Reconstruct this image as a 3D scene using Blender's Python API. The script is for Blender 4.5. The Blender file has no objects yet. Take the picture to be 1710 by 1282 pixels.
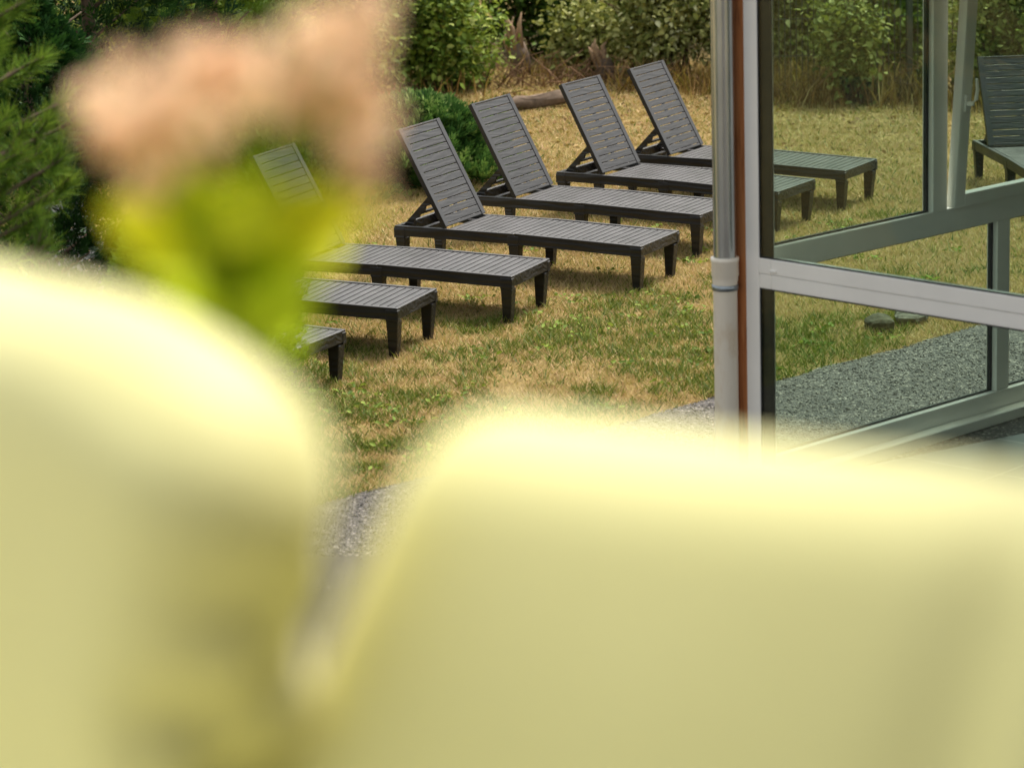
import bpy, bmesh, math, random
import numpy as np
from mathutils import Vector, Matrix

S = bpy.context.scene
C = S.collection
RND = random.Random(7)
NP = np.random.default_rng(11)

# ------------------------------------------------------------------ camera
KX, KY = -0.0107, 0.0176                      # the lawn's gentle slope
def gz(x, y): return KX * x + KY * y
CAM_H, PITCH, ROLL, FPX = 4.068, 0.2288, -0.0305, 4770.0
fwd = Vector((0, math.cos(PITCH), -math.sin(PITCH)))
rgt = Vector((1, 0, 0)); upv = rgt.cross(fwd)
Rv = math.cos(ROLL) * rgt + math.sin(ROLL) * upv
Uv = -math.sin(ROLL) * rgt + math.cos(ROLL) * upv
cam_d = bpy.data.cameras.new('camera'); cam = bpy.data.objects.new('camera', cam_d); C.objects.link(cam)
cam.matrix_world = Matrix(((Rv.x, Uv.x, -fwd.x, 0), (Rv.y, Uv.y, -fwd.y, 0), (Rv.z, Uv.z, -fwd.z, CAM_H), (0, 0, 0, 1)))
cam_d.sensor_width = 36; cam_d.lens = 36 * FPX / 1710
cam_d.clip_start = 0.05; cam_d.clip_end = 2000
cam_d.dof.use_dof = True; cam_d.dof.focus_distance = 18.6
cam_d.dof.aperture_fstop = (cam_d.lens / 1000) / 0.037
S.camera = cam
# ------------------------------------------------------------------ light
SUN_EL, SUN_AZ = math.radians(60), math.radians(38)     # azimuth clockwise from +Y: high, from the right
w = bpy.data.worlds.new('World'); S.world = w; w.use_nodes = True
nt = w.node_tree; bg = nt.nodes['Background']
sky = nt.nodes.new('ShaderNodeTexSky'); sky.sky_type = 'NISHITA'; sky.sun_disc = False
sky.sun_elevation = SUN_EL; sky.sun_rotation = SUN_AZ
sky.air_density = 1.0; sky.dust_density = 3.0; sky.ozone_density = 1.0
hs = nt.nodes.new('ShaderNodeHueSaturation'); hs.inputs['Saturation'].default_value = .42; nt.links.new(sky.outputs[0], hs.inputs['Color'])
wm = nt.nodes.new('ShaderNodeMix'); wm.data_type = 'RGBA'; wm.blend_type = 'MULTIPLY'; wm.inputs[0].default_value = 1; wm.inputs[7].default_value = (1, .965, .875, 1)   # thin warm haze over the whole sky
nt.links.new(hs.outputs[0], wm.inputs[6]); nt.links.new(wm.outputs[2], bg.inputs[0]); bg.inputs[1].default_value = 0.15
sl = bpy.data.lights.new('sun', 'SUN'); sl.energy = 2.2; sl.angle = math.radians(11); sl.color = (1.0, 0.935, 0.85)
so = bpy.data.objects.new('sun', sl); C.objects.link(so)
sd = Vector((math.sin(SUN_AZ) * math.cos(SUN_EL), math.cos(SUN_AZ) * math.cos(SUN_EL), math.sin(SUN_EL)))
so.rotation_euler = sd.to_track_quat('Z', 'Y').to_euler(); so.location = (0, 0, 30)
S.view_settings.view_transform = 'Standard'; S.view_settings.look = 'None'
S.view_settings.exposure = 1.1; S.view_settings.gamma = 1
S.render.engine = 'CYCLES'
S.cycles.use_denoising = True; S.cycles.use_adaptive_sampling = False
S.cycles.max_bounces = 8; S.cycles.transparent_max_bounces = 24
S.cycles.caustics_reflective = False; S.cycles.caustics_refractive = False

# ------------------------------------------------------------------ helpers
def tag(o, label=None, cat=None, group=None, kind=None):
    if label: o['label'] = label
    if cat: o['category'] = cat
    if group: o['group'] = group
    if kind: o['kind'] = kind
    return o
def empty(name, M=None, loc=(0, 0, 0), rz=0):
    o = bpy.data.objects.new(name, None); C.objects.link(o); o.empty_display_size = 0.1
    if M is not None: o.matrix_world = M
    else: o.location = loc; o.rotation_euler = (0, 0, rz)
    return o
def link(name, me, m, parent=None, smooth=False, bevel=0):
    o = bpy.data.objects.new(name, me); C.objects.link(o)
    if m: me.materials.append(m)
    if parent: o.parent = parent
    if smooth: me.polygons.foreach_set('use_smooth', [True] * len(me.polygons))
    if bevel:
        b = o.modifiers.new('bevel', 'BEVEL'); b.width = bevel; b.segments = 2; b.limit_method = 'ANGLE'; b.angle_limit = 0.6
    return o
class MB:
    """collects verts/faces and links them as one mesh object"""
    def __init__(s): s.v = []; s.f = []; s.mi = []; s.cur = 0
    def add(s, vs, fs):
        n = len(s.v); s.v += [tuple(p) for p in vs]; s.f += [tuple(i + n for i in f) for f in fs]; s.mi += [s.cur] * len(fs)
    def box(s, x0, x1, y0, y1, z0, z1, M=None):
        p = [Vector(q) for q in ((x0,y0,z0),(x1,y0,z0),(x1,y1,z0),(x0,y1,z0),(x0,y0,z1),(x1,y0,z1),(x1,y1,z1),(x0,y1,z1))]
        if M is not None: p = [M @ q for q in p]
        s.add(p, [(0,3,2,1),(4,5,6,7),(0,1,5,4),(1,2,6,5),(2,3,7,6),(3,0,4,7)])
    def taper(s, c0, a0, b0, c1, a1, b1):
        p = [(c0[0]+i*a0/2, c0[1]+j*b0/2, c0[2]) for i, j in ((-1,-1),(1,-1),(1,1),(-1,1))] + \
            [(c1[0]+i*a1/2, c1[1]+j*b1/2, c1[2]) for i, j in ((-1,-1),(1,-1),(1,1),(-1,1))]
        s.add(p, [(0,3,2,1),(4,5,6,7),(0,1,5,4),(1,2,6,5),(2,3,7,6),(3,0,4,7)])
    def tube(s, pts, rad, n=8, cap=True):
        pts = [Vector(p) for p in pts]; rings = []
        for i, p in enumerate(pts):
            t = (pts[min(i+1, len(pts)-1)] - pts[max(i-1, 0)]).normalized()
            a = t.cross(Vector((0, 0, 1)) if abs(t.z) < .9 else Vector((1, 0, 0))).normalized(); b = t.cross(a)
            r = rad[i] if hasattr(rad, '__len__') else rad
            rings.append([p + r * (math.cos(6.28318*k/n) * a + math.sin(6.28318*k/n) * b) for k in range(n)])
        vs = [q for r in rings for q in r]
        fs = [(i*n+k, i*n+(k+1) % n, (i+1)*n+(k+1) % n, (i+1)*n+k) for i in range(len(pts)-1) for k in range(n)]
        if cap: fs += [tuple(range(n))[::-1], tuple((len(pts)-1)*n+k for k in range(n))]
        s.add(vs, fs)
    def lathe(s, prof, cx, cy, n=32):
        vs = [(cx + r*math.cos(2*math.pi*k/n), cy + r*math.sin(2*math.pi*k/n), z) for r, z in prof for k in range(n)]
        fs = [(i*n+k, i*n+(k+1) % n, (i+1)*n+(k+1) % n, (i+1)*n+k) for i in range(len(prof)-1) for k in range(n)]
        s.add(vs, fs)
    def build(s, name, m, parent=None, smooth=False, bevel=0):
        me = bpy.data.meshes.new(name); me.from_pydata(s.v, [], s.f)
        ms = m if isinstance(m, (list, tuple)) else [m]
        bm = bmesh.new(); bm.from_mesh(me); bmesh.ops.recalc_face_normals(bm, faces=bm.faces); bm.to_mesh(me); bm.free()
        o = link(name, me, ms[0], parent, smooth, bevel)
        for x in ms[1:]: me.materials.append(x)
        if len(ms) > 1: me.polygons.foreach_set('material_index', s.mi)
        return o
def npmesh(name, V, F, m, parent=None, tint=None, smooth=False):
    """V (n,3) array, F (k,q) int array of equal-sized faces"""
    me = bpy.data.meshes.new(name); k, q = F.shape
    me.vertices.add(len(V)); me.vertices.foreach_set('co', V.astype(np.float32).ravel())
    me.loops.add(k*q); me.loops.foreach_set('vertex_index', F.astype(np.int32).ravel())
    me.polygons.add(k); me.polygons.foreach_set('loop_start', (np.arange(k)*q).astype(np.int32)); me.polygons.foreach_set('loop_total', np.full(k, q, np.int32))
    me.update(calc_edges=True)
    if tint is not None:
        a = me.attributes.new('tint', 'FLOAT', 'POINT'); a.data.foreach_set('value', tint.astype(np.float32))
    return link(name, me, m, parent, smooth)

# ------------------------------------------------------------------ materials
def mat(name):
    m = bpy.data.materials.new(name); m.use_nodes = True
    return m, m.node_tree, m.node_tree.nodes['Principled BSDF']
def N(t, kind, **kw):
    n = t.nodes.new('ShaderNode' + kind)
    for k, v in kw.items():
        if k in n.inputs: n.inputs[k].default_value = v
        else: setattr(n, k, v)
    return n
def ramp(t, src, stops, interp='LINEAR'):
    r = t.nodes.new('ShaderNodeValToRGB'); r.color_ramp.interpolation = interp; e = r.color_ramp.elements
    while len(e) < len(stops): e.new(0.5)
    for i, (p, c) in enumerate(stops): e[i].position = p; e[i].color = (*c, 1) if len(c) == 3 else c
    t.links.new(src, r.inputs[0]); return r
def coord(t, which='Object', scale=None):
    c = t.nodes.new('ShaderNodeTexCoord'); o = c.outputs[which]
    if scale is not None:
        mp = N(t, 'Mapping'); mp.inputs['Scale'].default_value = scale; t.links.new(o, mp.inputs[0]); o = mp.outputs[0]
    return o
def noise(t, vec, scale, detail=4, rough=.6, dist=0):
    n = N(t, 'TexNoise', Scale=scale, Detail=detail, Roughness=rough, Distortion=dist); t.links.new(vec, n.inputs['Vector']); return n.outputs[0]
def bump(t, b, h, strength, dist=0.01):
    n = N(t, 'Bump', Strength=strength, Distance=dist); t.links.new(h, n.inputs['Height']); t.links.new(n.outputs[0], b.inputs['Normal']); return n
def mixc(t, fac, a, b, typ='MIX'):
    m = t.nodes.new('ShaderNodeMix'); m.data_type = 'RGBA'; m.blend_type = typ
    for s, i in ((fac, 0), (a, 6), (b, 7)):
        if isinstance(s, (int, float)): m.inputs[i].default_value = s
        elif isinstance(s, tuple): m.inputs[i].default_value = (*s, 1)
        else: t.links.new(s, m.inputs[i])
    return m.outputs[2]

def plain(name, col, rough=.5, spec=.5, metal=0, var=.12, vs=6, bumpy=0, bs=60):
    m, t, b = mat(name)
    c = coord(t); n = noise(t, c, vs, 5)
    lo = tuple(x*(1-var) for x in col); hi = tuple(min(1, x*(1+var)) for x in col)
    r = ramp(t, n, [(.3, lo), (.7, hi)]); t.links.new(r.outputs[0], b.inputs['Base Color'])
    b.inputs['Roughness'].default_value = rough; b.inputs['Metallic'].default_value = metal; b.inputs['Specular IOR Level'].default_value = spec
    if bumpy: bump(t, b, noise(t, c, bs, 3), bumpy, .003)
    return m
def resin(name, axis, relief):
    """anthracite moulded resin with an embossed wood grain running along one local axis"""
    m, t, b = mat(name)
    c = coord(t); along = {'x': (1.6, 14, 14), 'y': (14, 3.2, 14)}[axis]
    mp = N(t, 'Mapping'); mp.inputs['Scale'].default_value = along; t.links.new(c, mp.inputs[0])
    warp = N(t, 'TexNoise', Scale=1.0, Detail=1.5, Roughness=.5); t.links.new(mp.outputs[0], warp.inputs['Vector'])
    sp = N(t, 'SeparateXYZ'); t.links.new(c, sp.inputs[0])
    ph = N(t, 'Math', operation='MULTIPLY_ADD'); t.links.new(warp.outputs[0], ph.inputs[0]); ph.inputs[1].default_value = 19.0 if axis == 'x' else 24.0
    f0 = N(t, 'Math', operation='MULTIPLY'); t.links.new(sp.outputs['Z' if axis == 'x' else 'X'], f0.inputs[0]); f0.inputs[1].default_value = 150.0 if axis == 'x' else 185.0
    t.links.new(f0.outputs[0], ph.inputs[2])
    sn = N(t, 'Math', operation='SINE'); t.links.new(ph.outputs[0], sn.inputs[0])
    bump(t, b, sn.outputs[0], relief, .0045)
    big = noise(t, coord(t), 4, 5, .65)
    r = ramp(t, big, [(.25, (.008, .0075, .008)), (.6, (.013, .012, .013)), (.8, (.022, .0205, .021))])
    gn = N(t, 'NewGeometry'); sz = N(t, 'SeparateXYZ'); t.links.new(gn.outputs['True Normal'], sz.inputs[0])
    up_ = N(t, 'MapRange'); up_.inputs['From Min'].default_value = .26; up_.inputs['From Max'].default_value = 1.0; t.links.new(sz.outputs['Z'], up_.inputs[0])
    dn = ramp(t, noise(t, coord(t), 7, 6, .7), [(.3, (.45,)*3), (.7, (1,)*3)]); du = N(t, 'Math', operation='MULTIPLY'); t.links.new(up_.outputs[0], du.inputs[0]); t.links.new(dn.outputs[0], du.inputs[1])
    t.links.new(mixc(t, du.outputs[0], r.outputs[0], (.090, .088, .090)), b.inputs['Base Color'])    # upward faces painted paler for light on top, mottled as dust and fading
    rr = ramp(t, big, [(.3, (.32,)*3), (.7, (.48,)*3)]); t.links.new(rr.outputs[0], b.inputs['Roughness'])
    b.inputs['Specular IOR Level'].default_value = .5
    return m
def leafmat(name, stops, transl=.3, rough=.62, spec=.16):
    m, t, b = mat(name)
    a = N(t, 'Attribute', attribute_name='tint')
    r = ramp(t, a.outputs['Fac'], stops)
    t.links.new(r.outputs[0], b.inputs['Base Color']); b.inputs['Roughness'].default_value = rough; b.inputs['Specular IOR Level'].default_value = spec
    tr = N(t, 'BsdfTranslucent'); g = mixc(t, .5, r.outputs[0], (.30, .34, .04), 'MIX'); 
    t.links.new(g if .15 < transl < .45 else r.outputs[0], tr.inputs[0])
    mx = N(t, 'MixShader'); mx.inputs[0].default_value = transl
    t.links.new(b.outputs[0], mx.inputs[1]); t.links.new(tr.outputs[0], mx.inputs[2])
    t.links.new(mx.outputs[0], t.nodes['Material Output'].inputs[0])
    return m
def glassmat(name, tint):
    m, t, b = mat(name)
    t.nodes.remove(b)
    tr = N(t, 'BsdfTransparent'); tr.inputs[0].default_value = (*tint, 1)
    gl = N(t, 'BsdfGlossy', Roughness=0.0); gl.inputs[0].default_value = (1, 1, 1, 1)
    fr = N(t, 'Fresnel', IOR=1.27)
    gm = N(t, 'NewGeometry'); ior = N(t, 'MapRange'); ior.inputs['To Min'].default_value = 1.27; ior.inputs['To Max'].default_value = 1/1.27
    t.links.new(gm.outputs['Backfacing'], ior.inputs[0]); t.links.new(ior.outputs[0], fr.inputs[0])   # thin pane: no total reflection on leaving it
    mx = N(t, 'MixShader'); t.links.new(fr.outputs[0], mx.inputs[0]); t.links.new(tr.outputs[0], mx.inputs[1]); t.links.new(gl.outputs[0], mx.inputs[2])
    t.links.new(mx.outputs[0], t.nodes['Material Output'].inputs[0])
    return m

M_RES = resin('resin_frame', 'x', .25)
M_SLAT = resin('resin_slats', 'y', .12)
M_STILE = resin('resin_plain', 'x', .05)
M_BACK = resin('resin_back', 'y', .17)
M_WHITE = plain('white_upvc', (.90, .87, .815), .30, .5, var=.04, vs=3)
M_GASKET = plain('black_gasket', (.02, .02, .02), .6)
M_GLASS = glassmat('glass', (.88, .945, .90))
M_PIPE_W = None
M_STEEL = plain('clamp_steel', (.32, .36, .38), .4, .5, metal=.9)
M_TRUNK = plain('bark', (.12, .085, .06), .9, .2, var=.4, vs=20, bumpy=.8, bs=50)
M_TWIG = plain('twig', (.14, .09, .055), .9, .2, var=.35, vs=12)
M_DARKW = plain('dark_wood', (.035, .024, .018), .6, .4, var=.3)

def grass_colors(t, src):
    return ramp(t, src, [(0, (.06, .115, .014)), (.28, (.19, .235, .034)), (.5, (.42, .345, .10)), (.75, (.55, .42, .20)), (1, (.55, .365, .20))])
def ground_mat():
    m, t, b = mat('lawn_soil')
    c = coord(t)
    n1 = noise(t, c, .9, 6, .6); n2 = noise(t, c, 9, 6, .7); n3 = noise(t, c, 70, 4, .7)
    a = N(t, 'Math', operation='MULTIPLY_ADD'); a.inputs[1].default_value = .6; t.links.new(n2, a.inputs[0])
    s = N(t, 'Math', operation='MULTIPLY'); s.inputs[1].default_value = .4; t.links.new(n3, s.inputs[0]); t.links.new(s.outputs[0], a.inputs[2])
    r = ramp(t, a.outputs[0], [(.3, (.09, .07, .025)), (.5, (.26, .19, .07)), (.65, (.37, .26, .11)), (.8, (.42, .28, .15))])
    t.links.new(r.outputs[0], b.inputs['Base Color']); b.inputs['Roughness'].default_value = .95; b.inputs['Specular IOR Level'].default_value = .15
    bump(t, b, n3, .8, .02)
    return m
def pebble_mat(name, stops, scale):
    m, t, b = mat(name)
    c = coord(t)
    v = N(t, 'TexVoronoi', Scale=scale); t.links.new(c, v.inputs['Vector'])
    sep = N(t, 'SeparateColor'); t.links.new(v.outputs['Color'], sep.inputs[0])
    r = ramp(t, sep.outputs[0], stops)
    d = ramp(t, v.outputs['Distance'], [(.0, (1, 1, 1)), (.45, (.9,)*3), (.75, (.35,)*3)])
    n = noise(t, c, 1.6, 5, .6); nr = ramp(t, n, [(.3, (.78, .76, .74)), (.7, (1, 1, 1))])
    x = mixc(t, 1.0, r.outputs[0], d.outputs[0], 'MULTIPLY'); x = mixc(t, 1.0, x, nr.outputs[0], 'MULTIPLY')
    t.links.new(x, b.inputs['Base Color']); b.inputs['Roughness'].default_value = .75
    inv = N(t, 'Math', operation='SUBTRACT'); inv.inputs[0].default_value = 1; t.links.new(v.outputs['Distance'], inv.inputs[1])
    bump(t, b, inv.outputs[0], .9, .012)
    return m
def pipe_mat():
    m, t, b = mat('drain_plastic')
    c = coord(t, 'Object', (1, 1, .35)); n = noise(t, c, 9, 6, .7)
    r = ramp(t, n, [(.0, (.88, .80, .67)), (.52, (.86, .78, .65)), (.66, (.76, .64, .48)), (.72, (.86, .77, .63))])
    t.links.new(r.outputs[0], b.inputs['Base Color']); b.inputs['Roughness'].default_value = .45
    return m
def zinc_mat():
    m, t, b = mat('zinc_pipe')
    c = coord(t, 'Object', (1, 1, .2)); n = noise(t, c, 14, 4, .6)
    r = ramp(t, n, [(.3, (.45, .48, .48)), (.7, (.62, .65, .64))]); t.links.new(r.outputs[0], b.inputs['Base Color'])
    b.inputs['Metallic'].default_value = .9; b.inputs['Roughness'].default_value = .26
    return m
def wood_mat():
    m, t, b = mat('red_wood')
    c = coord(t, 'Object', (14, 14, 1)); n = noise(t, c, 2.2, 6, .65, .8)
    r = ramp(t, n, [(.25, (.20, .065, .02)), (.5, (.44, .16, .052)), (.75, (.56, .24, .09))])
    t.links.new(r.outputs[0], b.inputs['Base Color']); b.inputs['Roughness'].default_value = .6
    bump(t, b, n, .5, .004)
    return m
def lime_mat():
    m, t, b = mat('lime_upholstery')
    c = coord(t); n = noise(t, c, 5, 5, .6)
    r = ramp(t, n, [(.3, (.765, .735, .335)), (.7, (.80, .77, .365))]); t.links.new(r.outputs[0], b.inputs['Base Color'])
    b.inputs['Roughness'].default_value = .6; b.inputs['Specular IOR Level'].default_value = .25
    b.inputs['Sheen Weight'].default_value = .4; b.inputs['Sheen Roughness'].default_value = .4
    bump(t, b, noise(t, c, 300, 2), .2, .001)
    return m
def tile_mat():
    m, t, b = mat('floor_tiles')
    c = coord(t)
    br = N(t, 'TexBrick', Scale=1.0); br.offset = 0; br.inputs['Mortar Size'].default_value = .006; br.inputs['Brick Width'].default_value = .6; br.inputs['Row Height'].default_value = .6
    mp = N(t, 'Mapping'); mp.inputs['Rotation'].default_value = (0, 0, math.radians(43)); t.links.new(c, mp.inputs[0]); t.links.new(mp.outputs[0], br.inputs['Vector'])
    br.inputs['Color1'].default_value = (.17, .18, .18, 1); br.inputs['Color2'].default_value = (.13, .145, .15, 1); br.inputs['Mortar'].default_value = (.36, .35, .31, 1)
    n = noise(t, c, 8, 5); r = ramp(t, n, [(.3, (.8,)*3), (.7, (1,)*3)])
    t.links.new(mixc(t, 1.0, br.outputs[0], r.outputs[0], 'MULTIPLY'), b.inputs['Base Color']); b.inputs['Roughness'].default_value = .35
    return m
M_LIME = lime_mat(); M_WOOD = wood_mat(); M_ZINC = zinc_mat(); M_PIPE_W = pipe_mat(); M_TILE = tile_mat()

# ------------------------------------------------------------------ ground
def sheet(name, pts, m, lift, kind='structure'):
    mb = MB(); mb.add([(x, y, gz(x, y) + lift) for x, y in pts], [tuple(range(len(pts)))])
    o = mb.build(name, m)
    if o.data.polygons[0].normal.z < 0: o.data.flip_normals()
    return tag(o, kind=kind)
sheet('ground', [(-400, -300), (400, -300), (400, 500), (-400, 500)], ground_mat(), 0)
AZ = 0.82056
CX, CY = 1.3064, 14.0003; FZ = 0.233
u1 = Vector((math.sin(AZ), math.cos(AZ), 0))         # along the far glass wall
u2 = Vector((math.cos(AZ), -math.sin(AZ), 0))        # along the near glass wall, and inward from the far one
def W2(a, b, z=0): p = Vector((CX, CY, 0)) + u1 * a + u2 * b; return Vector((p.x, p.y, z))
# gravel strip: its lawn edge runs parallel to the far wall, passing (1.53,16.17)
GE = ((Vector((1.53, 16.17, 0)) - Vector((CX, CY, 0))) @ u2 if False else (Vector((1.53, 16.17, 0)) - Vector((CX, CY, 0))).dot(u2))
g0 = [W2(a, b) for a, b in ((-9, GE), (12, GE), (12, 5), (-9, 5))]
gpts = []
for k in range(90):                                   # slightly ragged lawn edge
    a = -9 + 21*k/89; p = W2(a, GE + .02*math.sin(a*5.1) + .015*math.sin(a*13.7+1)); gpts.append((p.x, p.y))
gpts += [(g0[2].x, g0[2].y), (g0[3].x, g0[3].y)]
sheet('gravel_path', gpts, pebble_mat('pebbles', [(0, (.045, .041, .04)), (.4, (.08, .073, .068)), (.72, (.13, .118, .108)), (.9, (.22, .20, .18)), (1, (.44, .40, .36))], 62), .004)
sheet('patio', [(-14, -6), (14, -6), (14, 9.5), (1, 11.6), (-.4, 12.95), (-14, 12.95)], plain('patio_stone', (.040, .036, .036), .8, .3, var=.25, vs=3, bumpy=.6), .008)

# ------------------------------------------------------------------ grass
def in_gravel(x, y):
    return (x-CX)*u2.x + (y-CY)*u2.y > GE + .01
def vnoise(x, y, s, seed):
    """cheap smooth value noise"""
    g = np.random.default_rng(seed).random((64, 64)); X = x*s + 100; Y = y*s + 100
    xi = np.floor(X).astype(int); yi = np.floor(Y).astype(int); fx = X-xi; fy = Y-yi; fx = fx*fx*(3-2*fx); fy = fy*fy*(3-2*fy)
    a = g[xi % 64, yi % 64]; b = g[(xi+1) % 64, yi % 64]; c = g[xi % 64, (yi+1) % 64]; d = g[(xi+1) % 64, (yi+1) % 64]
    return (a*(1-fx)+b*fx)*(1-fy) + (c*(1-fx)+d*fx)*fy
def make_grass():
    n = 720000
    Y = 13.3 + 16.5*NP.random(n)**1.15
    half = .19*Y + .5; X = (NP.random(n)*2-1)*half
    ok = ~in_gravel(X, Y)
    X = X[ok]; Y = Y[ok]
    p1 = vnoise(X, Y, 1.1, 1); p2 = vnoise(X, Y, 4.5, 2); p3 = vnoise(X, Y, 16, 3)
    green = .40*p1 + .35*p2 + .25*p3
    green = green - np.clip((Y-18)/16, -.06, .40)                # further back is drier
    bare = vnoise(X, Y, 2.3, 9)*.6 + vnoise(X, Y, 9, 10)*.4
    keep = NP.random(len(X)) < np.clip(1.25 - np.clip(bare-.5, 0, 1)*3.0 - np.clip((Y-22)/12, 0, .45), .12, 1)
    X, Y, green, p3 = X[keep], Y[keep], green[keep], p3[keep]
    m = len(X)
    isg = NP.random(m) < np.clip((green-.445)*3.6, .06, .78)
    tint = np.where(isg, NP.random(m)*.36, .42+NP.random(m)*.58)
    h = (.016 + .030*NP.random(m)) * np.where(isg, 1.2, .9) * (.6+.8*p3)
    wd = np.where(isg, .0042, .0032) * (.7+.8*NP.random(m)) * (1 + np.clip((Y-18)/14, 0, .8))
    th = NP.random(m)*2*np.pi; ln = .3 + 1.3*NP.random(m)       # lean
    ph = NP.random(m)*2*np.pi
    bx, by = np.cos(th)*wd, np.sin(th)*wd
    Z = KX*X + KY*Y
    dx, dy = np.cos(ph)*h*ln, np.sin(ph)*h*ln
    V = np.empty((m, 3, 3))
    V[:, 0] = np.stack([X-bx, Y-by, Z], 1); V[:, 1] = np.stack([X+bx, Y+by, Z], 1)
    V[:, 2] = np.stack([X+dx, Y+dy, Z+h], 1)
    F = np.arange(m*3).reshape(m, 3)
    mt, t, b = mat('grass_blades')
    a = N(t, 'Attribute', attribute_name='tint'); r = grass_colors(t, a.outputs['Fac'])
    t.links.new(r.outputs[0], b.inputs['Base Color']); b.inputs['Roughness'].default_value = .6; b.inputs['Specular IOR Level'].default_value = .25
    tr = N(t, 'BsdfTranslucent'); t.links.new(r.outputs[0], tr.inputs[0]); mx = N(t, 'MixShader'); mx.inputs[0].default_value = .25
    t.links.new(b.outputs[0], mx.inputs[1]); t.links.new(tr.outputs[0], mx.inputs[2]); t.links.new(mx.outputs[0], t.nodes['Material Output'].inputs[0])
    o = npmesh('grass', V.reshape(-1, 3), F, mt, tint=np.repeat(tint, 3))
    tag(o, 'dry straw coloured and green mown grass of the garden lawn', 'grass', kind='stuff')
make_grass()

# ------------------------------------------------------------------ foliage builders
def leaves(P, D, L, Wd, tint, curl=.25, nrm=None):
    """ovate folded leaves: P base points, D unit directions, L lengths, Wd widths"""
    n = len(P)
    r = NP.normal(size=(n, 3)) if nrm is None else nrm + NP.normal(size=(n, 3))*.45
    s = np.cross(D, r); s /= np.linalg.norm(s, axis=1)[:, None] + 1e-9
    up = np.cross(s, D)
    L = L[:, None]; Wd = Wd[:, None]
    base = P; tip = P + D*L - up*L*curl*.5
    l1 = P + D*L*.33 + s*Wd*.5 + up*Wd*.12; l2 = P + D*L*.7 + s*Wd*.38 + up*(Wd*.1-L*curl*.15)
    r1 = P + D*L*.33 - s*Wd*.5 + up*Wd*.12; r2 = P + D*L*.7 - s*Wd*.38 + up*(Wd*.1-L*curl*.15)
    V = np.stack([base, l1, l2, tip, r2, r1], 1).reshape(-1, 3)
    k = np.arange(n)[:, None]*6
    F = np.concatenate([k+np.array([[0, 1, 2, 3]]), k+np.array([[0, 3, 4, 5]])], 0)
    return V, F, np.repeat(tint, 6)
def unit(v): return v/(np.linalg.norm(v, axis=1)[:, None]+1e-9)
def clump_points(c, rad, nclump, per, cr, lobes=7, seed=0, low=-.3):
    """leaf bases gathered in clumps that sit on several uneven lobes of the crown"""
    g = np.random.default_rng(seed)
    c = np.array(c, float); rad = np.array(rad, float)
    lc = g.normal(size=(lobes, 3)); lc = unit(lc)*g.random((lobes, 1))**.5*.62; lc[:, 2] = np.abs(lc[:, 2])*1.0 + low*g.random(lobes)*(.62 if low < -.5 else 1)
    ls = .38 + .3*g.random(lobes)
    li = g.integers(0, lobes, nclump)
    d = unit(g.normal(size=(nclump, 3))); d[:, 2] = d[:, 2]*.9+.1
    q = lc[li] + d*(ls[li]*(.55+.5*g.random(nclump)**.6))[:, None]
    cc = c + q*rad
    out = unit(q*np.array([1, 1, .8]) + d*.5)
    idx = np.repeat(np.arange(nclump), per)
    off = g.normal(size=(len(idx), 3))*cr
    off -= out[idx]*g.random((len(idx), 1))*cr
    return cc[idx]+off, out[idx], idx, cc
def shrub(name, label, cat, group, base, rad, height, nclump, per, leaf, m, tshift=0, seed=0, lobes=8, cr=.10, stems=7, tr=(0, 1), grow=None, stem_m=None, stem_r=.018):
    """a leafy shrub: foliage + stems under an empty"""
    bx, by = base; bz = gz(bx, by)
    root = empty(name, loc=(bx, by, bz)); tag(root, label, cat, group)
    P, out, idx, cc = clump_points((0, 0, height*.45), (rad[0], rad[1], height*.58), nclump, per, cr, lobes, seed, low=-1.1)
    g = np.random.default_rng(seed+50)
    keep = P[:, 2] > .02; P, out, idx = P[keep], out[keep], idx[keep]; n = len(P)
    D = unit(out*.7 + g.normal(size=(n, 3))*.75 + np.array([0, 0, .15]))
    ct = g.random(nclump)
    tint = np.clip(tr[0] + (tr[1]-tr[0])*(.55*ct[idx] + .45*g.random(n)) + tshift, 0, 1)
    L = leaf[0]*(.45+1.1*g.random(n)**1.4); Wd = L*leaf[1]*(.8+.4*g.random(n))
    up = np.tile(np.array([[0, 0, 1.]]), (n, 1))*.9 + out*.5
    V, F, T = leaves(P, D, L, Wd, tint, .3, up)
    npmesh('foliage', V, F, m, root, T)
    mb = MB(); rr = random.Random(seed)
    for k in range(stems):
        t = cc[rr.randrange(len(cc))]; p0 = Vector((rr.uniform(-.15, .15)*rad[0], rr.uniform(-.15, .15)*rad[1], -.02)); p3 = Vector(t)
        p1 = p0.lerp(p3, .35) + Vector((rr.uniform(-.06, .06), rr.uniform(-.06, .06), .12*height)); p2 = p0.lerp(p3, .7) + Vector((rr.uniform(-.06, .06), 0, .08*height))
        mb.tube([p0, p1, p2, p3], [stem_r, stem_r*.8, stem_r*.55, stem_r*.25], 6)
        for j in range(3):
            q = p2 + Vector((rr.uniform(-.3, .3)*rad[0], rr.uniform(-.3, .3)*rad[1], rr.uniform(-.05, .3)*height)); mb.tube([p1.lerp(p2, .5+.16*j), q], [stem_r*.4, stem_r*.15], 5)
    mb.build('stem', stem_m or M_TWIG, root, True)
    return root
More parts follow.
